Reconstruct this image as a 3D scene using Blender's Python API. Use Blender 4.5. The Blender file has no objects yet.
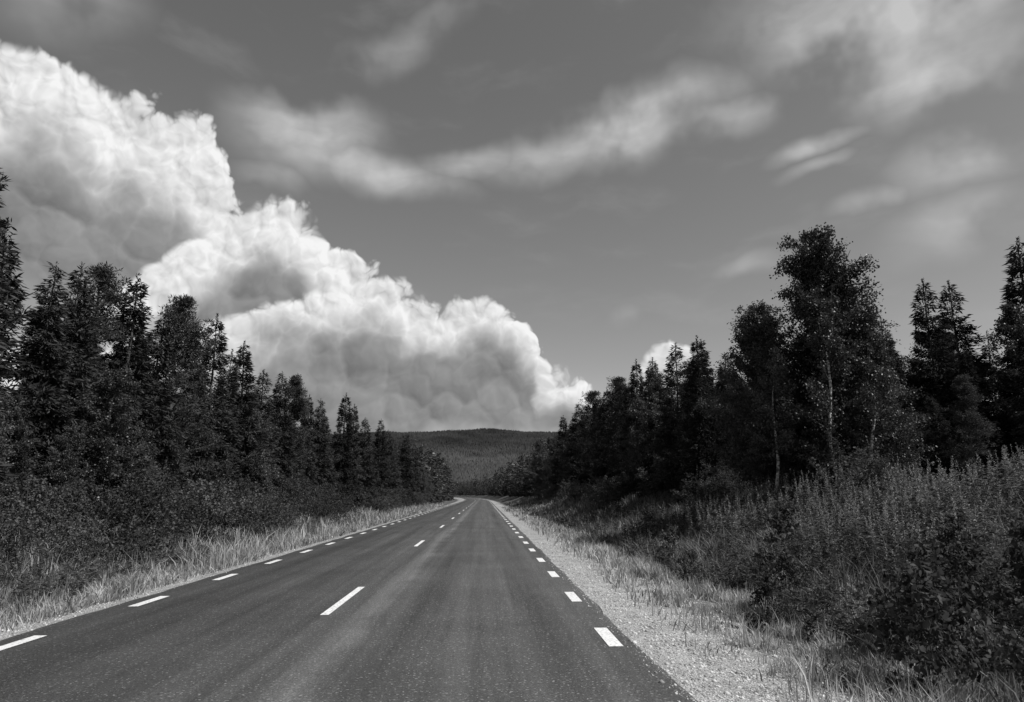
import bpy, math, random
import numpy as np
from mathutils import Vector
D=bpy.data; SC=bpy.context.scene; LINK=SC.collection.objects.link
rng=np.random.default_rng(7)
# high thin clouds: azimuth, elevation, half length, half width, tilt (degrees), strength
CIRRUS=[(-16.0,28.8,6.5,2.1,-5,.95),(-9.5,26.4,7.5,1.1,-12,.8),(-18.6,25.0,3.2,.9,-1.5,.45),(-8.4,35.5,8.3,1.0,23.2,.4),(-34.5,33.2,5.,1.9,10,.4),(-1.,27.2,6.5,1.0,10,.6),
 (6.5,28.4,7.0,1.2,16,.75),(13.6,30.1,8.8,1.7,9,.9),(20.3,29.4,6.1,1.1,-4,.6),(34.5,34,12,3.3,-9.6,.95),(37.,29.6,8.,2.4,-3.8,.85),(28.2,25.9,4.2,.5,8,.7),(27.9,24.3,3.4,.4,8,.4),
 (38.4,23.5,4.8,1.4,16,.75),(31.9,21.1,3.2,.5,8,.45),(22.3,18.1,3.1,.6,-4,.4),(11.6,14.6,1.7,.7,9,.3),(37.2,18.5,5,1.5,13,.5),(-13.8,9,7.5,4.,-11,.75),(-1.9,7,11.5,2.4,-2.7,.8)]
# cumulus banks: (azimuth, top elevation) outline points, base elevation, depth where shading starts/ends
CU=[dict(top=[(-50,25),(-42,28.3),(-39,28.9),(-35.5,29.2),(-32.2,28.5),(-29.2,28.5),(-27,27.2),(-24.8,27.3),(-22.8,26.0),(-21.6,23.8),(-20.2,21.5),(-18.4,17),(-16,8),(-10,0),(25,0)],base=15.,d0=4.2,d1=9.5),
    dict(top=[(-50,0),(-34,6),(-30,13),(-27,16.6),(-23.8,19.2),(-20.6,21.8),(-17,22.5),(-15.2,21.3),(-12.5,19.8),(-10.6,18.1),(-9.2,15.5),(-7,8),(0,0),(25,0)],base=12.2,d0=3.0,d1=7.2),
    dict(top=[(-50,8),(-30,10),(-21.3,13.0),(-17,14.6),(-13.2,15.9),(-9.3,17.0),(-5.6,16.4),(-3.6,15.2),(.3,15.5),(2.1,14.4),(3.7,13.2),(4.7,11.0),(6.3,10.2),(8.5,9.1),(9.8,7.5),(11.2,5),(12.2,9),(13.6,11.1),(15.3,11.5),(17,10.6),(18.2,8.8),(19.5,3),(25,0)],base=5.2,d0=1.6,d1=5.6)]

class N:
    def __init__(s,tree): s.t=tree; s.n=tree.nodes; s.l=tree.links
    def new(s,ty,**kw):
        nd=s.n.new(ty)
        for k,v in kw.items(): setattr(nd,k,v)
        return nd
    def put(s,sock,v):
        if v is None: return
        if isinstance(v,bpy.types.NodeSocket): s.l.new(v,sock)
        else: sock.default_value=v
    def m(s,op,a,b=None,c=None,clamp=False):
        nd=s.new('ShaderNodeMath',operation=op,use_clamp=clamp)
        s.put(nd.inputs[0],a); s.put(nd.inputs[1],b); s.put(nd.inputs[2],c)
        return nd.outputs[0]
    def v(s,op,a,b=None,scale=None):
        nd=s.new('ShaderNodeVectorMath',operation=op)
        s.put(nd.inputs[0],a); s.put(nd.inputs[1],b)
        if scale is not None: s.put(nd.inputs['Scale'],scale)
        return nd.outputs['Value'] if op in('LENGTH','DOT_PRODUCT','DISTANCE') else nd.outputs[0]
    def comb(s,x,y,z=0.0):
        nd=s.new('ShaderNodeCombineXYZ'); s.put(nd.inputs[0],x); s.put(nd.inputs[1],y); s.put(nd.inputs[2],z); return nd.outputs[0]
    def sep(s,v):
        nd=s.new('ShaderNodeSeparateXYZ'); s.put(nd.inputs[0],v); return nd.outputs
    def noise(s,vec,scale,detail=4.,rough=.55,col=False,dist=0.):
        nd=s.new('ShaderNodeTexNoise'); s.put(nd.inputs['Vector'],vec); nd.inputs['Scale'].default_value=scale
        nd.inputs['Detail'].default_value=detail; nd.inputs['Roughness'].default_value=rough; nd.inputs['Distortion'].default_value=dist
        return nd.outputs['Color' if col else 'Fac']
    def vor(s,vec,scale,detail=0.,rough=.5,feat='F1',smooth=None):
        nd=s.new('ShaderNodeTexVoronoi',feature=feat,voronoi_dimensions='2D' if s.t is W.node_tree else '3D'); s.put(nd.inputs['Vector'],vec); nd.inputs['Scale'].default_value=scale
        nd.inputs['Detail'].default_value=detail; nd.inputs['Roughness'].default_value=rough
        if smooth is not None: nd.inputs['Smoothness'].default_value=smooth
        return nd.outputs['Distance']
    def mr(s,v,a,b,c=0.,d=1.,smooth=False):
        nd=s.new('ShaderNodeMapRange',interpolation_type='SMOOTHSTEP' if smooth else 'LINEAR',clamp=True)
        s.put(nd.inputs[0],v)
        for i,q in enumerate((a,b,c,d)): s.put(nd.inputs[1+i],q)
        return nd.outputs[0]
    def mix(s,f,a,b):
        nd=s.new('ShaderNodeMix',data_type='FLOAT'); s.put(nd.inputs[0],f); s.put(nd.inputs[2],a); s.put(nd.inputs[3],b); return nd.outputs[0]

# ------------------------------------------------------------ sun + sky
SUN_AZ,SUN_EL=math.radians(115),math.radians(51)
tosun=Vector((math.sin(SUN_AZ)*math.cos(SUN_EL),math.cos(SUN_AZ)*math.cos(SUN_EL),math.sin(SUN_EL)))
sl=D.lights.new("sun","SUN"); sl.energy=5.0; sl.angle=math.radians(.5); sl.color=(1,.995,.985)
so=D.objects.new("sun",sl); so.rotation_euler=tosun.to_track_quat('Z','Y').to_euler(); so.location=(30,-10,40); LINK(so)
W=D.worlds.new("World"); SC.world=W; W.use_nodes=True; W.node_tree.nodes.clear()
w=N(W.node_tree)
tc=w.new('ShaderNodeTexCoord'); dx,dy,dz=w.sep(tc.outputs['Generated'])
az=w.m('MULTIPLY',w.m('ARCTAN2',dx,dy),57.29578); el=w.m('MULTIPLY',w.m('ARCSINE',dz),57.29578)
AE=w.comb(az,el)
sky=w.new('ShaderNodeTexSky',sky_type='NISHITA',sun_disc=False,sun_elevation=SUN_EL,sun_rotation=SUN_AZ,altitude=200,air_density=1.,dust_density=.9,ozone_density=1.)
sc_=w.new('ShaderNodeSeparateColor'); w.l.new(sky.outputs[0],sc_.inputs[0])
skyv=w.m('ADD',w.m('MULTIPLY',sc_.outputs[0],1.0),w.m('MULTIPLY',sc_.outputs[1],.28))
skyv=w.m('MINIMUM',skyv,4.4)
wn=w.v('SUBTRACT',w.noise(AE,.4,2,.5,col=True),(.5,.5,.5))
AEc=w.v('ADD',AE,w.v('SCALE',wn,scale=2.0))
def billow(P):
    a=w.vor(P,.19,feat='SMOOTH_F1',smooth=.35); b=w.vor(P,.50); c=w.vor(P,1.25,1.,.5)
    t=w.m('MULTIPLY',w.m('SUBTRACT',.4,w.m('MULTIPLY',a,a)),3.2)
    t=w.m('ADD',t,w.m('MULTIPLY',w.m('SUBTRACT',.4,w.m('MULTIPLY',b,b)),1.3))
    return t,w.m('MULTIPLY',w.m('SUBTRACT',.4,w.m('MULTIPLY',c,c)),.42)
B0,S0=billow(AEc); B1,S1=billow(w.v('ADD',AEc,(.28,.45,0)))
b0=w.m('ADD',B0,S0); gB=w.m('SUBTRACT',B0,B1); gS=w.m('SUBTRACT',S0,S1)
lowf=w.noise(AE,.13,4,.5)
azw=w.sep(w.v('ADD',AE,w.v('SCALE',wn,scale=1.0)))
azs=w.m('SUBTRACT',azw[0],w.m('MULTIPLY',b0,.5)); els=w.m('SUBTRACT',azw[1],w.m('MULTIPLY',b0,.8))
t_=w.mr(azs,-50.,25.)
front=w.mr(dy,.15,.3)
layers=[]
for i,L in enumerate(CU):
    fc=w.new('ShaderNodeFloatCurve'); w.put(fc.inputs['Value'],t_); cm=fc.mapping; cv=cm.curves[0]
    pts=[((a+50)/75.,e/40.) for a,e in L['top']]
    cv.points[0].location=(0,pts[0][1]); cv.points[1].location=(1,pts[-1][1])
    for q in pts[1:-1]: cv.points.new(*q)
    cm.update()
    dep=w.m('SUBTRACT',w.m('MULTIPLY',fc.outputs[0],40.),els)
    alpha=w.mr(dep,0.,.8,0.,1.,True)
    base=w.m('ADD',azw[1],w.m('MULTIPLY',w.m('SUBTRACT',lowf,.5),9.))
    bo=L['base'] if i<2 else w.mr(azs,9.5,11.5,L['base'],9.6)
    balpha=w.mr(base,w.m('SUBTRACT',bo,1.5) if i==2 else bo-2.5,w.m('ADD',bo,1.2) if i==2 else bo+1.5,0.,1.,True)
    alpha=w.m('MULTIPLY',w.m('MULTIPLY',alpha,balpha),front)
    dark=w.mr(w.m('ADD',dep,w.m('MULTIPLY',w.m('SUBTRACT',lowf,.5),9.)),L['d0'],L['d1'],0.,1.,True)
    sh=w.m('ADD',w.m('MULTIPLY',gB,w.mix(dark,.38,.15)),w.mix(dark,.80,.11))
    sh=w.m('ADD',sh,w.m('MULTIPLY',gS,w.mix(dark,.38,.06)))
    col=w.mr(sh,0.,1.,1.75,9.2)
    layers.append((alpha,col))
wv=w.v('SUBTRACT',w.noise(AE,.10,4,.5,col=True),(.5,.5,.5))
AEw=w.v('ADD',AE,w.v('SCALE',wv,scale=4.5))
acc=None
for (a,e,L,wd,ang,st) in CIRRUS:
    mp=w.new('ShaderNodeMapping',vector_type='TEXTURE'); w.put(mp.inputs[0],AEw)
    mp.inputs[1].default_value=(a,e,0); mp.inputs[2].default_value=(0,0,math.radians(ang)); mp.inputs[3].default_value=(L*1.45,wd*2.3,1)
    h=w.mr(w.v('LENGTH',mp.outputs[0]),1.,0.,0.,st*1.2,True)
    acc=h if acc is None else w.m('MAXIMUM',acc,h)
mp=w.new('ShaderNodeMapping'); w.put(mp.inputs[0],AEw); mp.inputs[2].default_value=(0,0,math.radians(-18)); mp.inputs[3].default_value=(.3,1.0,1)
fib=w.noise(mp.outputs[0],.34,6,.5)
cir=w.m('MULTIPLY',acc,w.mr(fib,.3,.66,.55,1.15))
cir=w.m('MULTIPLY',cir,w.mr(lowf,.3,.6,.75,1.05),clamp=True)
veil=w.m('MULTIPLY',w.mr(fib,.5,.8,0.,.12,True),w.mr(el,4.,14.,0.,1.))
cir=w.m('MAXIMUM',cir,veil)
res=w.mix(cir,skyv,5.5)
for al,co_ in layers: res=w.mix(al,res,co_)
bg=w.new('ShaderNodeBackground'); w.put(bg.inputs[0],res); bg.inputs[1].default_value=.1
wo=w.new('ShaderNodeOutputWorld'); w.l.new(bg.outputs[0],wo.inputs[0])

# ------------------------------------------------------------ materials
def mat(name):
    m=D.materials.new(name); m.use_nodes=True; m.node_tree.nodes.clear(); n=N(m.node_tree)
    o=n.new('ShaderNodeOutputMaterial'); return m,n,o
def principled(n,o,col,rough=.8,spec=.3,bump=None,bstr=.3,bdist=.01):
    b=n.new('ShaderNodeBsdfPrincipled'); n.put(b.inputs['Base Color'],col)
    n.put(b.inputs['Roughness'],rough); b.inputs['Specular IOR Level'].default_value=spec
    if bump is not None:
        bp=n.new('ShaderNodeBump'); bp.inputs['Strength'].default_value=bstr; bp.inputs['Distance'].default_value=bdist
        n.put(bp.inputs['Height'],bump); n.l.new(bp.outputs[0],b.inputs['Normal'])
    n.l.new(b.outputs[0],o.inputs[0]); return b
def leafmat(name,lo,hi,trans=.3,gloss=False,patch=0.):
    m,n,o=mat(name)
    ge=n.new('ShaderNodeNewGeometry'); oi=n.new('ShaderNodeObjectInfo')
    c=n.mr(ge.outputs['Random Per Island'],0.,1.,lo,hi)
    c=n.m('MULTIPLY',c,n.mr(oi.outputs['Random'],0.,1.,.65,1.35))
    if patch: c=n.m('MULTIPLY',c,n.mr(n.noise(ge.outputs['Position'],patch,3,.6),.35,.65,.45,1.35))
    if gloss:
        b=n.new('ShaderNodeBsdfPrincipled'); n.put(b.inputs['Base Color'],c); b.inputs['Roughness'].default_value=.45; b.inputs['Specular IOR Level'].default_value=.35
    else:
        b=n.new('ShaderNodeBsdfDiffuse'); n.put(b.inputs[0],c)
    tr=n.new('ShaderNodeBsdfTranslucent'); n.put(tr.inputs[0],n.m('MULTIPLY',c,1.1))
    mx=n.new('ShaderNodeMixShader'); mx.inputs[0].default_value=trans
    n.l.new(b.outputs[0],mx.inputs[1]); n.l.new(tr.outputs[0],mx.inputs[2]); n.l.new(mx.outputs[0],o.inputs[0])
    return m
M_spruce=leafmat("spruce_needles",.02,.07,.12)
M_pine=leafmat("pine_needles",.028,.085,.15)
M_leaf=leafmat("birch_leaves",.025,.10,.28,True)
M_sap=leafmat("sapling_leaves",.03,.10,.28)
M_shrub=leafmat("willow_leaves",.035,.13,.28)
M_grass=leafmat("verge_grass_blades",.18,.50,.3,False,1.3)
M_grassl=leafmat("roadside_grass_blades",.12,.40,.3,False,1.0)
M_grassd=leafmat("bank_grass_blades",.06,.25,.3,False,.9)
M_dryg=leafmat("dry_grass",.22,.55,.3)
M_weed=leafmat("fireweed_leaves",.03,.14,.3)
M_flow=leafmat("fireweed_blossom",.10,.36,.3)
def barkmat(name,a,b,sc):
    m,n,o=mat(name); t=n.new('ShaderNodeTexCoord')
    mp=n.new('ShaderNodeMapping'); n.l.new(t.outputs['Object'],mp.inputs[0]); mp.inputs[3].default_value=(1,1,.35)
    f=n.noise(mp.outputs[0],sc,5,.6); c=n.mr(f,.35,.65,a,b); principled(n,o,c,.9,.1,f,.5,.02); return m
M_bark=barkmat("conifer_bark",.04,.12,14)
m,n,o=mat("birch_bark"); t=n.new('ShaderNodeTexCoord'); mp=n.new('ShaderNodeMapping'); n.l.new(t.outputs['Object'],mp.inputs[0]); mp.inputs[3].default_value=(1,1,3)
f=n.noise(mp.outputs[0],5,5,.7); principled(n,o,n.mr(f,.46,.58,.5,.05),.8,.2,f,.3,.01); M_birch=m
# asphalt
m,n,o=mat("asphalt"); ge=n.new('ShaderNodeNewGeometry'); Pn=ge.outputs['Position']; x,y,z=n.sep(Pn)
fine=n.noise(Pn,75,3,.75); big=n.noise(Pn,.5,5,.6)
mp=n.new('ShaderNodeMapping'); n.l.new(Pn,mp.inputs[0]); mp.inputs[3].default_value=(2.4,.05,1); st=n.noise(mp.outputs[0],1.3,6,.65)
c=n.mr(st,.3,.7,.033,.080)
c=n.m('MULTIPLY',c,n.mr(big,.3,.7,.8,1.2))
sd=n.m('ABSOLUTE',n.m('SUBTRACT',x,n.m('ADD',-1.5,n.m('MULTIPLY',n.m('SUBTRACT',big,.5),.5))))
c=n.m('MULTIPLY',c,n.m('ADD',1.,n.m('MULTIPLY',n.mr(sd,.0,.32,1.,0.,True),.65)))
for wx,ww in ((-.75,.5),(.75,.45),(-4.2,.5),(-2.9,.4)):
    tr=n.mr(n.m('ABSOLUTE',n.m('SUBTRACT',x,wx)),.05,ww,.22,0.,True); c=n.m('MULTIPLY',c,n.m('SUBTRACT',1.,tr))
c=n.m('MULTIPLY',c,n.mr(fine,.32,.68,.35,1.8))
stone=n.mr(n.noise(Pn,38,1,.5),.64,.71,0.,.14)
c=n.m('ADD',c,stone)
principled(n,o,c,.75,.35,fine,.7,.008); M_asph=m
m,n,o=mat("road_paint"); ge=n.new('ShaderNodeNewGeometry'); Pn=ge.outputs['Position']
f=n.noise(Pn,30,5,.7); f2=n.noise(Pn,3,3,.6); principled(n,o,n.m('MULTIPLY',n.mr(f,.33,.5,.3,.8),n.mr(f2,.3,.7,.85,1.)),.6,.3,f,.3,.004); M_paint=m
def cxn(y): return -np.clip(y-150,0,None)**2/5700.
m,n,o=mat("ground"); ge=n.new('ShaderNodeNewGeometry'); Pn=ge.outputs['Position']; x,y,z=n.sep(Pn)
yy=n.m('MAXIMUM',n.m('SUBTRACT',y,150.),0.); xr=n.m('ADD',x,n.m('DIVIDE',n.m('MULTIPLY',yy,yy),5700.))
xd=n.m('ABSOLUTE',n.m('ADD',xr,2.05))
n1=n.noise(Pn,1.2,6,.65); n2=n.noise(Pn,60,3,.7); v1=n.vor(Pn,45.); v2=n.vor(Pn,110.)
edge=n.m('ADD',xd,n.m('MULTIPLY',n.m('SUBTRACT',n1,.5),2.6))
gr=n.mr(edge,4.6,6.0,1.,0.,True)
gcol=n.m('MULTIPLY',n.mr(v1,.1,.7,.58,.22),n.mr(n2,.3,.7,.7,1.3))
gcol=n.m('MULTIPLY',gcol,n.mr(n.noise(Pn,2.2,5,.65),.3,.7,.6,1.2))
soil=n.m('MULTIPLY',n.mr(n1,.3,.7,.04,.12),n.mr(n2,.3,.7,.6,1.4))
c=n.mix(gr,soil,gcol)
principled(n,o,c,.95,.1,n.m('ADD',v1,n.m('MULTIPLY',v2,.5)),.8,.012); M_ground=m
m,n,o=mat("pebbles"); ge=n.new('ShaderNodeNewGeometry'); principled(n,o,n.mr(ge.outputs['Random Per Island'],0.,1.,.15,.6),.9,.2); M_peb=m
m,n,o=mat("forested_hill"); ge=n.new('ShaderNodeNewGeometry'); Pn=ge.outputs['Position']; f=n.noise(Pn,.004,6,.6); f2=n.noise(Pn,.06,4,.7)
principled(n,o,n.m('MULTIPLY',n.mr(f,.4,.6,.035,.055),n.mr(f2,.3,.7,.8,1.2)),.95,.05); M_hill=m
m,n,o=mat("distant_conifer"); ge=n.new('ShaderNodeNewGeometry'); Pn=ge.outputs['Position']; x,y,z=n.sep(Pn); f=n.noise(Pn,.007,5,.6)
band=n.mr(n.m('ADD',z,n.m('MULTIPLY',n.m('SUBTRACT',f,.5),120.)),110.,150.,1.,.6,True)
principled(n,o,n.m('MULTIPLY',n.m('MULTIPLY',n.mr(f,.40,.6,.028,.058),band),n.mr(ge.outputs['Random Per Island'],0.,1.,.7,1.25)),.95,.05); M_hillt=m

# ------------------------------------------------------------ mesh helpers
def mkmesh(name,groups,smooth=False):
    vs=[];loops=[];starts=[];mi=[];mats=[];vo=0;lo=0
    for v,f,mm in groups:
        if len(f)==0: continue
        k=f.shape[1]
        if mm not in mats: mats.append(mm)
        vs.append(v); loops.append((f+vo).ravel()); starts.append(lo+np.arange(len(f))*k); mi.append(np.full(len(f),mats.index(mm)))
        vo+=len(v); lo+=f.size
    vs=np.concatenate(vs);loops=np.concatenate(loops);starts=np.concatenate(starts);mi=np.concatenate(mi)
    me=D.meshes.new(name); me.vertices.add(len(vs)); me.vertices.foreach_set('co',vs.astype(np.float32).ravel())
    me.loops.add(len(loops)); me.loops.foreach_set('vertex_index',loops.astype(np.int32))
    me.polygons.add(len(starts)); me.polygons.foreach_set('loop_start',starts.astype(np.int32))
    me.polygons.foreach_set('material_index',mi.astype(np.int32))
    for q in mats: me.materials.append(q)
    me.update(calc_edges=True)
    if smooth: me.polygons.foreach_set('use_smooth',np.ones(len(starts),bool))
    return me
def obj(name,me,loc=(0,0,0),rot=(0,0,0),sc=(1,1,1)):
    o=D.objects.new(name,me); o.location=loc; o.rotation_euler=rot; o.scale=sc; LINK(o); return o
def norm(a): return a/np.maximum(np.linalg.norm(a,axis=-1,keepdims=True),1e-9)
def cards(Pp,Dr,L,Wd,r):
    n=len(Pp); q=r.normal(size=(n,3))
    Sd=norm(np.cross(Dr,q))*(np.asarray(Wd).reshape(-1,1)/2); L=np.asarray(L).reshape(-1,1)
    v=np.stack([Pp,Pp+Dr*L*.45+Sd,Pp+Dr*L,Pp+Dr*L*.45-Sd],1).reshape(-1,3); return v,np.arange(4*n).reshape(-1,4)
def ovals(Pp,Dr,L,Wd,r):
    """leaf outline with six corners, slightly folded"""
    n=len(Pp); q=r.normal(size=(n,3)); S_=norm(np.cross(Dr,q)); U=norm(np.cross(Dr,S_)); w2=(np.asarray(Wd).reshape(-1,1)/2); L=np.asarray(L).reshape(-1,1)
    v=np.stack([Pp,Pp+Dr*L*.28+S_*w2*.9+U*w2*.35,Pp+Dr*L*.65+S_*w2*.75+U*w2*.3,Pp+Dr*L,Pp+Dr*L*.65-S_*w2*.75+U*w2*.3,Pp+Dr*L*.28-S_*w2*.9+U*w2*.35],1).reshape(-1,3)
    i=np.arange(n)[:,None]*6; f=np.concatenate([i+np.array([[0,1,2,3]]),i+np.array([[0,3,4,5]])]); return v,f
def tubes(A,Bp,ra,rb,k=4):
    n=len(A); d=norm(Bp-A); up=np.tile([[0.,0,1]],(n,1)); up[np.abs(d[:,2])>.9]=[1,0,0]
    u=norm(np.cross(d,up)); w_=np.cross(d,u); an=np.arange(k)*2*np.pi/k
    ring=u[:,None]*np.cos(an)[None,:,None]+w_[:,None]*np.sin(an)[None,:,None]
    ra=np.broadcast_to(ra,(n,)).reshape(n,1,1); rb=np.broadcast_to(rb,(n,)).reshape(n,1,1)
    v=np.concatenate([A[:,None]+ring*ra,Bp[:,None]+ring*rb],1)
    i=np.arange(k); j=(i+1)%k; f=np.stack([i,j,j+k,i+k],1)
    return v.reshape(-1,3),(f[None]+(np.arange(n)*2*k)[:,None,None]).reshape(-1,4)
def chain(pts,rad,k=8): return tubes(pts[:-1],pts[1:],rad[:-1],rad[1:],k)
def vnoise(x,y,seed=0):
    xi=np.floor(x).astype(np.int64); yi=np.floor(y).astype(np.int64); fx=x-xi; fy=y-yi; fx=fx*fx*(3-2*fx); fy=fy*fy*(3-2*fy)
    def h(a,b):
        q=(a*374761393+b*668265263+seed*974711)&0x7fffffff; q=((q^(q>>13))*1274126177)&0x7fffffff; return ((q^(q>>16))&0xffff)/65535.
    return (h(xi,yi)*(1-fx)+h(xi+1,yi)*fx)*(1-fy)+(h(xi,yi+1)*(1-fx)+h(xi+1,yi+1)*fx)*fy
def fb(x,y,seed=0): return .5*vnoise(x,y,seed)+.3*vnoise(x*2.1,y*2.1,seed+1)+.2*vnoise(x*4.3,y*4.3,seed+2)

# ------------------------------------------------------------ trees
def spruce(H,R,r,n=16000,cw=.06,cl=.26,nb=260,clean=.02):
    t=np.sort(r.uniform(clean,1,nb)); z=t*H; phi=r.uniform(0,2*np.pi,nb)
    L=R*(1-t)**.85*r.uniform(.5,1.2,nb)*np.clip(.6+t*4,0,1)+.09
    slope=np.interp(t,[0,.5,1],[-.25,-.02,1.1])+r.normal(0,.14,nb)
    hd=np.stack([np.cos(phi),np.sin(phi),0*phi],1); sd=np.stack([-np.sin(phi),np.cos(phi),0*phi],1)
    def pt(i,s):
        q=hd[i]*(L[i]*s)[:,None]; q[:,2]=z[i]+L[i]*(slope[i]*s-.35*s*s+.18*s**4); return q
    pr=L**1.4; i=r.choice(nb,n,p=pr/pr.sum()); s=r.uniform(.08,1,n)**.75
    q=r.uniform(-1,1,n); lat=q*(.45*L[i]*(1-s*.75)+.05)
    Pp=pt(i,s)+sd[i]*lat[:,None]+hd[i]*(np.abs(lat)*.5)[:,None]; Pp[:,2]-=np.abs(lat)*.22+r.uniform(-.05,.16,n)
    Dr=norm(hd[i]*.8+sd[i]*np.sign(q)[:,None]*.5+np.array([0,0,-.25])+r.normal(0,.36,(n,3)))
    g1=cards(Pp,Dr,cl*r.uniform(.6,1.3,n),cw*r.uniform(.7,1.3,n),r)
    ii=np.arange(nb); b=tubes(pt(ii,np.full(nb,.0)),pt(ii,np.full(nb,.85)),.010+.010*L,.004,3)
    k=70; tz=r.uniform(.93,1.02,k); P2=np.stack([r.normal(0,.012,k),r.normal(0,.012,k),tz*H],1); D2=norm(np.stack([r.normal(0,.6,k),r.normal(0,.6,k),np.full(k,.9)],1))
    g2=cards(P2,D2,.14,.035,r)
    zz=np.linspace(0,H,9); pts=np.stack([.03*np.sin(zz),.03*np.cos(zz*.8),zz],1); tr=chain(pts,(H*.011)*(1-zz/H)**.8+.008)
    return [(*g1,M_spruce),(*g2,M_spruce),(*b,M_bark),(*tr,M_bark)]
def pine(H,R,r,n=22000,low=.15):
    nb=85; t=r.uniform(low,.97,nb)**.85; z=t*H; phi=r.uniform(0,2*np.pi,nb)
    L=R*np.interp(t,[0,.2,.5,.8,1],[.7,1,.95,.55,.12])*r.uniform(.35,1.2,nb); up=np.interp(t,[.1,1],[.1,1.2])+r.normal(0,.12,nb)
    hd=np.stack([np.cos(phi),np.sin(phi),up],1)
    A=np.stack([0*z,0*z,z],1); E=A+hd*L[:,None]
    nc=9; ci=np.repeat(np.arange(nb),nc); cs=r.uniform(.4,1.05,len(ci)); C=A[ci]+hd[ci]*(L[ci]*cs)[:,None]+r.normal(0,.17,(len(ci),3))*np.array([1.2,1.2,.6])*(.4+L[ci])[:,None]
    j=r.integers(0,len(C),n); dd=norm(r.normal(size=(n,3))+np.array([0,0,.5])); rad=r.uniform(.02,.18,n)
    Pp=C[j]+dd*rad[:,None]; g1=cards(Pp,norm(dd+r.normal(0,.25,(n,3))),r.uniform(.1,.2,n),r.uniform(.03,.05,n),r)
    b=tubes(A,E,.02+.012*L,.006,4); tw=tubes(A[ci]+hd[ci]*(L[ci]*cs*.8)[:,None],C,.008,.004,3)
    zz=np.linspace(0,H*.97,9); pts=np.stack([.08*np.sin(zz*.5),.06*np.cos(zz*.6),zz],1); tr=chain(pts,(H*.012)*(1-zz/H)**.7+.01)
    return [(*g1,M_pine),(*b,M_bark),(*tw,M_bark),(*tr,M_bark)]
def decid(H,R,r,n=22000,leaf=.085,low=.05,nb=85,lm=None,bark=None,asc=.9,stems=1,base_r=None,prof_=None,fuzz=.075,oval=False):
    lm=lm or M_leaf; bark=bark or M_birch; out=[]
    for sidx in range(stems):
        lean=r.normal(0,.03 if stems==1 else .22,2); Hs=H*(1 if sidx==0 else r.uniform(.7,.95)); ns=n//stems; nbs=max(12,nb//stems)
        zz=np.linspace(0,Hs*.96,10); wob=.015*Hs
        tx=lean[0]*zz+wob*np.sin(zz*1.1/ max(.3,Hs/9)+r.uniform(0,6)); ty=lean[1]*zz+wob*np.cos(zz*.9/max(.3,Hs/9)+r.uniform(0,6)); tx-=tx[0]; ty-=ty[0]
        pts=np.stack([tx,ty,zz],1); br=(base_r or Hs*.0105); tr=chain(pts,br*(1-zz/Hs)**.8+.1*br)
        t=np.sort(r.uniform(low,.97,nbs)); z=t*Hs; phi=r.uniform(0,2*np.pi,nbs)
        A=np.stack([np.interp(z,zz,tx),np.interp(z,zz,ty),z],1)
        prof=np.interp(t,[0,.15,.4,.7,.9,1],prof_ or [.8,1.,1.,.64,.28,.08])
        L=R*prof*r.uniform(.5,1.25,nbs); up=np.interp(t,[0,.5,1],[.35,.8,1.8])*asc+r.normal(0,.12,nbs)
        hd=norm(np.stack([np.cos(phi),np.sin(phi),up],1)); L=L/np.maximum(np.linalg.norm(hd[:,:2],axis=1),.45)
        E=A+hd*L[:,None]
        nt=14; ci=np.repeat(np.arange(nbs),nt); cs=r.uniform(.25,1.,len(ci)); S0=A[ci]+hd[ci]*(L[ci]*cs)[:,None]
        td=norm(hd[ci]*.7+r.normal(0,.65,(len(ci),3))+np.array([0,0,-.05])); tl=(.16+.22*(1-cs))*L[ci]+.05*H/9
        E2=S0+td*tl[:,None]; E2[:,2]-=.25*tl
        keep=r.uniform(size=len(ci))>.12
        S0,E2,ti=S0[keep],E2[keep],tl[keep]
        w_=ti/ti.sum(); j=r.choice(len(S0),ns,p=w_); s=r.uniform(.1,1.1,ns)[:,None]
        Pp=S0[j]*(1-s)+E2[j]*s+r.normal(0,fuzz*H/9+.02,(ns,3))*np.array([1,1,.8])
        Dr=norm(r.normal(size=(ns,3))+np.array([0,0,-.5])); g1=(ovals if oval else cards)(Pp,Dr,leaf*r.uniform(.7,1.3,ns),leaf*.75*r.uniform(.7,1.3,ns),r)
        b=tubes(A,E,br*.35*(1-t*.6),br*.08,4); tw=tubes(S0,E2,br*.09,br*.03,3)
        out+= [(*g1,lm),(*b,M_bark if H>3 else bark),(*tw,M_bark),(*tr,bark)]
    return out
def height(x,y):
    xr=x-cxn(y)
    zr=np.interp(xr,[-300,-60,-13,-11,-8.4,-6.6,-5.4,-5.15,-4.9,1.3,1.55,1.8,3.0,4.4,6.2,9,12,60,300],
                    [2.5,1.2,.35,.0,-.5,-.22,-.03,0,-.04,-.04,0,-.02,-.10,-.32,.12,1.1,1.4,2.5,4])
    am=np.clip((np.abs(xr+1.8)-3.6)/4,0,1)
    return zr+am*((fb(x*.35,y*.35,3)-.5)*.5+(fb(x*1.7,y*1.7,9)-.5)*.12)
SP=[mkmesh("spruce_mesh",spruce(10,R,np.random.default_rng(10+i),n=20000)) for i,R in enumerate((1.5,1.8,1.35,2.0,1.6))]
PI=[mkmesh("pine_mesh",pine(10,R,np.random.default_rng(20+i))) for i,R in enumerate((1.5,1.8,1.4))]
DE=[mkmesh("birch_mesh",decid(9,R,np.random.default_rng(30+i),n=26000,leaf=.1,nb=90)) for i,R in enumerate((1.9,2.2,1.6))]
FULL=[1.0,1.12,.95,.58,.26,.06]
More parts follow.
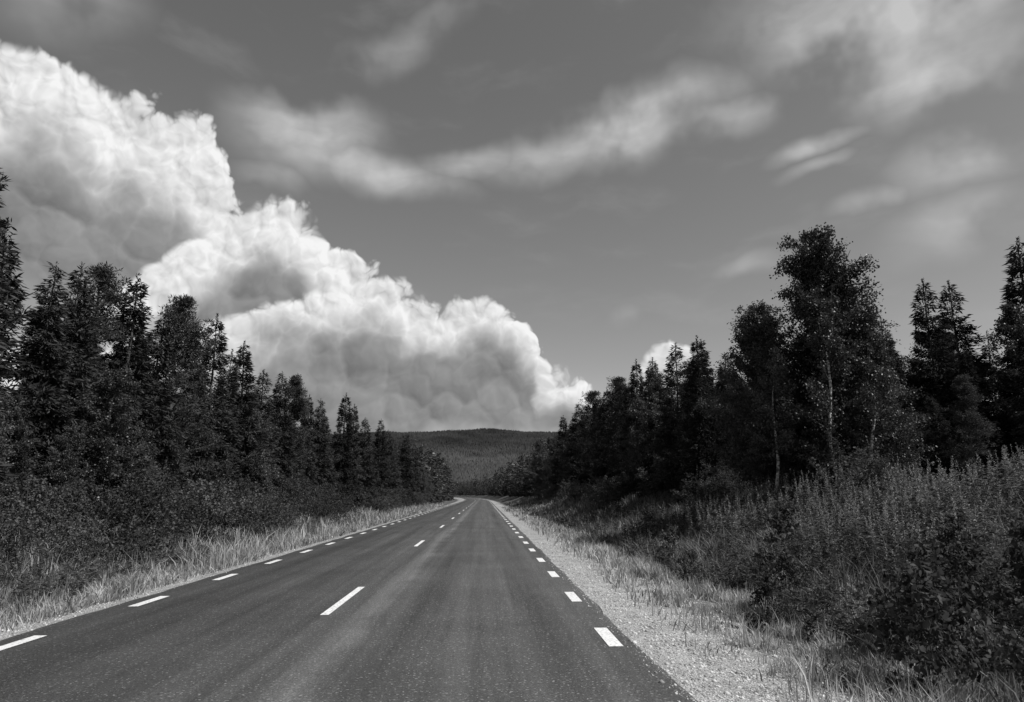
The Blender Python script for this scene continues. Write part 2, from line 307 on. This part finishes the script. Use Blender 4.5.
BIG=[mkmesh("big_birch_mesh",decid(9,R,np.random.default_rng(44+i),n=64000,leaf=.085,nb=150,low=.06,prof_=FULL,fuzz=.065,base_r=.12)) for i,R in enumerate((2.15,1.95))]
SLIM=[mkmesh("slim_birch_mesh",decid(8,1.25,np.random.default_rng(48+i),n=10000,leaf=.085,nb=55,low=.33,base_r=.075)) for i in range(2)]
SH=[mkmesh("shrub_mesh",decid(1.8,1.0,np.random.default_rng(50+i),n=4200,leaf=.065,low=.03,nb=36,lm=M_shrub,bark=M_bark,stems=4,base_r=.015)) for i in range(3)]
SAP=[mkmesh("sapling_mesh",decid(1.2,.42,np.random.default_rng(60+i),n=1300,leaf=.058,low=.08,nb=26,lm=M_sap,bark=M_bark,base_r=.009,oval=True)) for i in range(3)]
def tree(kind,x,y,Hh,wide=1.,r=rng):
    me,base,nm={'s':(SP,10,"spruce_tree"),'p':(PI,10,"pine_tree"),'d':(DE,9,"birch_tree"),'b':(BIG,9,"birch_tree"),'w':(SLIM,8,"birch_tree"),'h':(SH,1.8,"willow_shrub"),'a':(SAP,1.2,"birch_sapling")}[kind]
    s=Hh/base; m_=me[r.integers(len(me))]; xx=x+float(cxn(np.array(float(y)))); z=float(height(np.array([xx]),np.array([float(y)]))[0])
    return obj(nm,m_,(xx,y,z-.05),(r.normal(0,.025),r.normal(0,.025),r.uniform(0,6.28)),(s*wide*r.uniform(.9,1.1),s*wide*r.uniform(.9,1.1),s))
for k,x,y,h in [('s',-15.6,19.0,13.2),('p',-16.6,19.6,13.),('s',-16.6,21.2,11.8),('s',-16.0,22.6,10.4),('s',-15.4,24.0,9.2),('s',-15.2,25.2,9.6),('p',-14.9,26.4,10.0),('s',-14.4,27.4,9.9),('s',-14.2,29,8.8),('p',-13.9,30.4,9.8),('s',-13.8,32.3,8.8),('s',-13.6,34.3,10.),('s',-13.8,36.2,8.6),('s',-13.4,38.6,9.6),('s',-13.2,41,8.4),('s',-12.9,43.5,8.8),('p',-12.6,46,9.),('s',-12.4,48.5,8.0),('s',-12.2,52,8.2),('s',-11.9,57.5,9.6),('s',-11.8,62,9.2),('s',-11.6,68,8.8),('s',-11.4,75,9.4),('s',-11.2,84,9.),('s',-11.,95,9.6),('s',-11.,108,9.4)]:
    tree(k,x,y,h,1.05)
y=12.
while y<135:
    for row,off in enumerate((0,2.0,4.4,7.4)):
        if rng.random()<.06: continue
        x0=np.interp(y,[12,60,135],[-14.0,-12.0,-10.3])-off-rng.uniform(0,1.4)
        hh=np.interp(y,[12,25,45,60,135],[9.4,8.0,7.3,7.4,8.6])*rng.choice([.6,.75,.9,1.05])*rng.uniform(.92,1.05)*(1+.05*row if row else .72)
        tree(rng.choice(['s','s','s','p']) if row else rng.choice(['s','d','d']),x0,y+rng.uniform(-.9,.9),hh,1.1)
    y+=1.9 if y<60 else 2.7
for k,x,y,h,wd in [('b',10.6,21.0,9.0,1.),('b',11.9,21.8,7.0,1.),('b',9.6,23.4,7.,1.),('b',13.0,23.0,5.8,1.),('b',9.3,21.6,5.4,1.),('w',10.0,18.9,6.4,1.),('w',11.0,19.3,5.6,1.),('w',8.6,20.6,5.0,1.),('d',14.6,24.5,5.0,1.),('s',17.6,25.6,8.2,1.),('s',19.0,26.,8.4,1.),('s',16.4,27,7.,1.),('s',21.1,25.2,9.8,1.2),('s',22.8,23.5,10.4,1.2),('d',20.2,24.5,7.0,1.1),('d',19.6,29,7,1.1),
     ('s',9.9,30.5,7.4,1.),('s',11.0,33.5,7.8,1.),('s',10.4,36.5,8.4,1.1),('d',10.2,40,7.8,1.),('s',10.6,43,8.8,.9),('s',10.6,47,9.4,.9),('p',10.4,52,9.2,1.1),('s',10.6,59,9.4,1.1),('p',10.6,66,10.2,1.1),('s',10.4,76,10.4,1.1),('s',10.4,90,10.4,1.1)]:
    tree(k,x,y,h,wd)
y=20.
while y<135:
    for row,off in enumerate((0,2.4,5,8.5)):
        if rng.random()<.06 or (row<1 and y<27): continue
        x0=10.0+off+rng.uniform(0,1.6)+(2.4 if y<30 else 0)
        hh=np.interp(y,[20,30,60,135],[5.0,6.4,8.0,9.4])*rng.choice([.65,.8,1.,1.1])*rng.uniform(.92,1.05)
        tree(rng.choice(['d','s','s','p']),x0,y+rng.uniform(-.9,.9),hh,1.1)
    y+=1.9 if y<60 else 2.7
for _ in range(230):
    y=rng.uniform(9,110)
    if rng.random()<.65: tree('h',rng.uniform(-14.2,-9.4),y,rng.uniform(.6,2.2),1.2)
    else: tree('h',rng.uniform(8.0,11.5),y+6,rng.uniform(.7,2.),1.2)
for x,y,h in [(3.95,6.2,1.25),(4.35,6.9,1.1),(4.9,7.6,1.2),(3.6,9.2,.75),(5.2,6.4,1.3),(4.6,10.5,1.),(5.5,12.5,1.3),(6.2,9,1.1),(5.6,8,1.),(4.3,5.5,1.),(4.,13.5,.8),(4.6,17,1.),(5.2,22,1.2)]: tree('a',x,y,h)

# ------------------------------------------------------------ ground, road
xs=np.unique(np.concatenate([np.arange(-20,20,.28),np.linspace(-20,-120,40),np.linspace(20,120,40),np.linspace(-120,-4000,30),np.linspace(120,4000,30)]))
ys=np.unique(np.concatenate([np.arange(-8,40,.4),np.arange(40,200,1.6),np.linspace(200,900,120),np.linspace(900,6000,40),np.linspace(-8,-400,20)]))
X,Y=np.meshgrid(xs,ys); Xs=X+cxn(np.minimum(Y,900.)); Z=height(Xs,Y)
nx=len(xs); idx=np.arange(len(ys)-1)[:,None]*nx+np.arange(nx-1)[None]; F=np.stack([idx,idx+1,idx+nx+1,idx+nx],-1).reshape(-1,4)
obj("ground",mkmesh("ground",[(np.stack([Xs,Y,Z],-1).reshape(-1,3),F,M_ground)],True))
def strip(xa,xb,ya,yb,z,mat_,step=2.,skirt=False):
    k=max(2,int((yb-ya)/step)+1); yy=np.linspace(ya,yb,k); c=cxn(yy)
    j=(fb(yy*1.3,yy*0+2,55)-.5)*.10 if skirt else 0*yy; j2=(fb(yy*1.1,yy*0+9,56)-.5)*.10 if skirt else 0*yy
    cols=[(xa,z,0)  ,(xb,z,0)] if not skirt else [(xa-.05,z-.06,1),(xa,z,1),(xb,z,2),(xb+.05,z-.06,2)]
    v=np.concatenate([np.stack([np.full(k,q)+c+(j if e==1 else j2 if e==2 else 0),yy,np.full(k,zz)],1) for q,zz,e in cols]); f=[]
    i=np.arange(k-1)
    for a in range(len(cols)-1): f.append(np.stack([a*k+i,(a+1)*k+i,(a+1)*k+i+1,a*k+i+1],1))
    return v,np.concatenate(f),mat_
obj("road",mkmesh("road",[strip(-5.16,1.60,-30,820,.02,M_asph,.25,True)]))
mk=[]
y=7.4-12
while y<400:
    mk.append(strip(1.29,1.44,y,y+1.,.026,M_paint,1.)); mk.append(strip(-4.93,-4.79,y-.2,y+.8,.026,M_paint,1.)); y+=3.
y=9.4-24
while y<600:
    mk.append(strip(-2.10,-1.99,y,y+2.75,.026,M_paint,1.)); y+=12.
obj("road_marking",mkmesh("road_marking",mk))

# ------------------------------------------------------------ grass
def blades(xr,y,h,wd,r,lean=.35):
    n=len(xr); x=xr+cxn(y); z=height(x,y)-.02; B0=np.stack([x,y,z],1)
    a=r.uniform(0,2*np.pi,n); s=np.stack([np.cos(a),np.sin(a),0*a],1)*wd[:,None]/2
    b=r.uniform(0,2*np.pi,n); ln=np.abs(r.normal(0,lean,n)); l=np.stack([np.cos(b)*ln,np.sin(b)*ln,np.ones(n)],1)
    l2=l.copy(); l2[:,:2]*=2.4; l2[:,2]=.75
    M1=B0+l*(h*.55)[:,None]; T=M1+norm(l2)*(h*.5)[:,None]
    v=np.stack([B0-s,B0+s,M1+s*.8,M1-s*.8,T],1).reshape(-1,3); i=np.arange(n)*5
    return v,np.stack([i,i+1,i+2,i+3],1),np.stack([i+3,i+2,i+4],1)
def grassfield(name,n,xa,xb,ya,yb,hs,mat_,seed,thr=.42,pw=2.,edge=None,lean=.35,cf=1.1):
    r=np.random.default_rng(seed); u=r.uniform(size=n*3); y=ya*(yb/ya)**u if pw==0 else ya+(yb-ya)*u**pw
    x=r.uniform(xa,xb,n*3); d=fb(x*cf,y*cf*.8,seed)
    ok=d+r.normal(0,.06,n*3)>thr
    if edge is not None: ok&=r.uniform(size=n*3)<np.clip(edge(x),.0,1)
    x,y,d=x[ok][:n],y[ok][:n],d[ok][:n]
    h=r.uniform(*hs,len(x))*(.45+1.1*np.clip((d-thr)*3,0,1)); w_=.005+.0011*y
    v,q,t=blades(x,y,h,w_*r.uniform(.7,1.3,len(x)),r,lean)
    me=D.meshes.new(name); me.vertices.add(len(v)); me.vertices.foreach_set('co',v.astype(np.float32).ravel())
    lp=np.concatenate([q.ravel(),t.ravel()]); st=np.concatenate([np.arange(len(q))*4,len(q)*4+np.arange(len(t))*3])
    me.loops.add(len(lp)); me.loops.foreach_set('vertex_index',lp.astype(np.int32)); me.polygons.add(len(st)); me.polygons.foreach_set('loop_start',st.astype(np.int32))
    me.materials.append(mat_); me.update(calc_edges=True); return obj(name,me)
er=lambda x: np.clip((x-2.1)/2.,0,1)**1.4
elf=lambda x: np.clip((-5.6-x)/.8,0,1)
grassfield("verge_grass",90000,2.1,5.6,3.5,90,(.06,.27),M_grass,101,.38,0,er,.45,2.)
grassfield("bank_grass",70000,4.2,10.5,4.,130,(.15,.5),M_grassd,102,.33,0,None,.5)
grassfield("verge_grass",75000,-9.2,-5.5,5,120,(.07,.26),M_grassl,103,.34,0,elf,.5,2.)
grassfield("bank_grass",55000,-14.5,-7.5,7,130,(.12,.42),M_grassd,104,.33,0,None,.5)
grassfield("dry_grass",6000,2.6,6.5,3.5,90,(.25,.5),M_dryg,105,.50,0,er,.35,1.6)
grassfield("dry_grass",12000,-11,-6.2,16,110,(.3,.7),M_dryg,106,.48,0,None,.35,1.6)
def pebbles(n,xa,xb,ya,yb,seed):
    r=np.random.default_rng(seed); x=xa+(xb-xa)*r.beta(1.2,1.8,n); y=ya*(yb/ya)**r.uniform(size=n); s=r.uniform(.004,.011,n)*(1+r.uniform(size=n)**8*2.2)
    z=height(x,y); z=np.where((x>-5.15)&(x<1.6),.02,z)
    o_=np.array([[1,0,0],[-1,0,0],[0,1,0],[0,-1,0],[0,0,.7],[0,0,-.5]]); v=(np.stack([x,y,z],1)[:,None]+o_[None]*s[:,None,None]*r.uniform(.6,1.4,(n,6,1))).reshape(-1,3)
    f=np.array([[0,2,4],[2,1,4],[1,3,4],[3,0,4],[2,0,5],[1,2,5],[3,1,5],[0,3,5]]); return v,(f[None]+(np.arange(n)*6)[:,None,None]).reshape(-1,3),M_peb
obj("gravel",mkmesh("gravel",[pebbles(30000,1.56,4.2,4,25,1),pebbles(6000,-6.4,-5.1,6,25,2),pebbles(260,1.46,1.62,4.5,18,3)]))
def fireweed(n,reg,seed,hr=(.9,1.5),thr=.45,fl_=26):
    r=np.random.default_rng(seed); xa,xb,ya,yb=reg; x=r.uniform(xa,xb,n*3); y=ya+(yb-ya)*r.uniform(size=n*3)**1.4; ok=fb(x*.7,y*.7,seed)>thr; x,y=x[ok][:n],y[ok][:n]; n=len(x)
    z=height(x,y)-.03; h=r.uniform(*hr,n); A=np.stack([x,y,z],1); ln=r.normal(0,.13,(n,2)); Bt=A+np.stack([ln[:,0]*h,ln[:,1]*h,h],1)
    st=tubes(A,Bt,.005,.002,3); k=54; i=np.repeat(np.arange(n),k); t=r.uniform(.08,.76,n*k); P0=A[i]*(1-t[:,None])+Bt[i]*t[:,None]; a=r.uniform(0,6.28,n*k)
    Dl=norm(np.stack([np.cos(a),np.sin(a),r.uniform(-.3,.7,n*k)],1)); lv=cards(P0,Dl,r.uniform(.07,.15,n*k),.024,r)
    k=fl_; i=np.repeat(np.arange(n),k); t=.68+.32*r.uniform(size=n*k); P0=A[i]*(1-t[:,None])+Bt[i]*t[:,None]; a=r.uniform(0,6.28,n*k)
    Dl=norm(np.stack([np.cos(a),np.sin(a),r.uniform(.1,1.2,n*k)],1)); fl=cards(P0,Dl,.05*(1.25-t)*2.,.012,r)
    return [(*st,M_weed),(*lv,M_weed),(*fl,M_flow)]
obj("fireweed_stand",mkmesh("fireweed_stand",fireweed(1200,(6.0,10.5,6.5,22),5,(.6,1.25),.40,30)))
obj("fireweed_stand",mkmesh("fireweed_stand",fireweed(1200,(4.1,7.5,4.6,40),6,(.35,.85),.42,7)))
obj("fireweed_stand",mkmesh("fireweed_stand",fireweed(1500,(-14,-7.2,8,45),8,(.3,.8),.40,6)))
# ------------------------------------------------------------ distant forest
def merged(name,lows,n,place,seed):
    r=np.random.default_rng(seed); x,y,z,h=place(r,n); gs=[]
    li=r.integers(0,len(lows),len(x))
    for a,low in enumerate(lows):
        sel=li==a; m_=sel.sum()
        for v,f,mm in low:
            th=r.uniform(0,6.28,m_); c,s=np.cos(th)[:,None],np.sin(th)[:,None]; sc=(h[sel]/10)[:,None]
            vx=(v[None,:,0]*c-v[None,:,1]*s)*sc*1.2+x[sel][:,None]; vy=(v[None,:,0]*s+v[None,:,1]*c)*sc*1.2+y[sel][:,None]; vz=v[None,:,2]*sc+z[sel][:,None]
            gs.append((np.stack([vx,vy,vz],-1).reshape(-1,3),(f[None]+(np.arange(m_)*len(v))[:,None,None]).reshape(-1,f.shape[1]),mm))
    obj(name,mkmesh(name,gs))
LOW=[spruce(10,1.7,np.random.default_rng(70),n=420,cw=.2,cl=.7,nb=60)[:1],spruce(10,1.45,np.random.default_rng(71),n=420,cw=.2,cl=.65,nb=60)[:1],
     spruce(10,1.9,np.random.default_rng(73),n=420,cw=.2,cl=.65,nb=60)[:1],decid(10,2.0,np.random.default_rng(72),n=480,leaf=.5,nb=30)[:1]]
def place(r,n):
    y=130*(900/130.)**r.uniform(size=n); side=np.where(r.random(n)<.5,-1,1); off=r.uniform(0,1,n)**1.5*45
    xr=np.where(side<0,-10.8-off,9.8+off); x=xr+cxn(y); return x,y,height(x,y),r.uniform(6.,12,n)
merged("distant_forest",LOW,2600,place,77)
def place2(r,n):
    y=r.uniform(15,220,n); side=np.where(r.random(n)<.5,-1,1); off=14+r.uniform(0,1,n)*40
    xr=np.where(side<0,-12-off,10+off); x=xr+cxn(y); return x,y,height(x,y),r.uniform(5,8,n)
merged("background_forest",LOW,800,place2,78)
# ------------------------------------------------------------ hill
hx=np.linspace(-5000,5000,160); hy=np.linspace(950,5000,70); X,Y=np.meshgrid(hx,hy)
def hillh(X,Y):
    rise=np.clip((Y-1000)/1700,0,1); rise=rise*rise*(3-2*rise)
    ridge=217+ (vnoise(X/900.,Y/2500.,5)-.5)*50+(vnoise(X/260.,Y/700.,6)-.5)*12
    return rise*ridge-2+ (vnoise(X/180.,Y/180.,7)-.5)*16*rise
Z=hillh(X,Y); nx=len(hx); idx=np.arange(len(hy)-1)[:,None]*nx+np.arange(nx-1)[None]; F=np.stack([idx,idx+1,idx+nx+1,idx+nx],-1).reshape(-1,4)
obj("hill",mkmesh("hill",[(np.stack([X,Y,Z],-1).reshape(-1,3),F,M_hill)],True))
r=np.random.default_rng(80); n=80000; y=900+2000*r.uniform(size=n)**.9; x=y*r.uniform(-.34,.20,n); z=np.where(y>960,hillh(x,y),0); h=r.uniform(7,13,n)*(.6+.6*vnoise(x/60,y/60,4)); rr=h*r.uniform(.25,.4,n)
o_=np.array([[1,0,0],[-.5,.87,0],[-.5,-.87,0]]); base=np.stack([x,y,z-1],1)
v=np.concatenate([(base[:,None]+o_[None]*rr[:,None,None]),(base+np.stack([0*h,0*h,h],1))[:,None]],1).reshape(-1,3); f=np.array([[0,1,3],[1,2,3],[2,0,3]])
obj("hill_forest",mkmesh("hill_forest",[(v,(f[None]+(np.arange(n)*4)[:,None,None]).reshape(-1,3),M_hillt)]))
# ------------------------------------------------------------ camera
SC.view_settings.view_transform='Standard'; SC.view_settings.look='None'; SC.view_settings.exposure=0
c=D.cameras.new("camera"); c.sensor_width=36; c.lens=24.0; c.clip_end=20000; c.clip_start=.05
co=D.objects.new("camera",c); co.location=(0,0,1.54); co.rotation_euler=(math.radians(90+11.9),0,math.radians(-2.3)); LINK(co); SC.camera=co
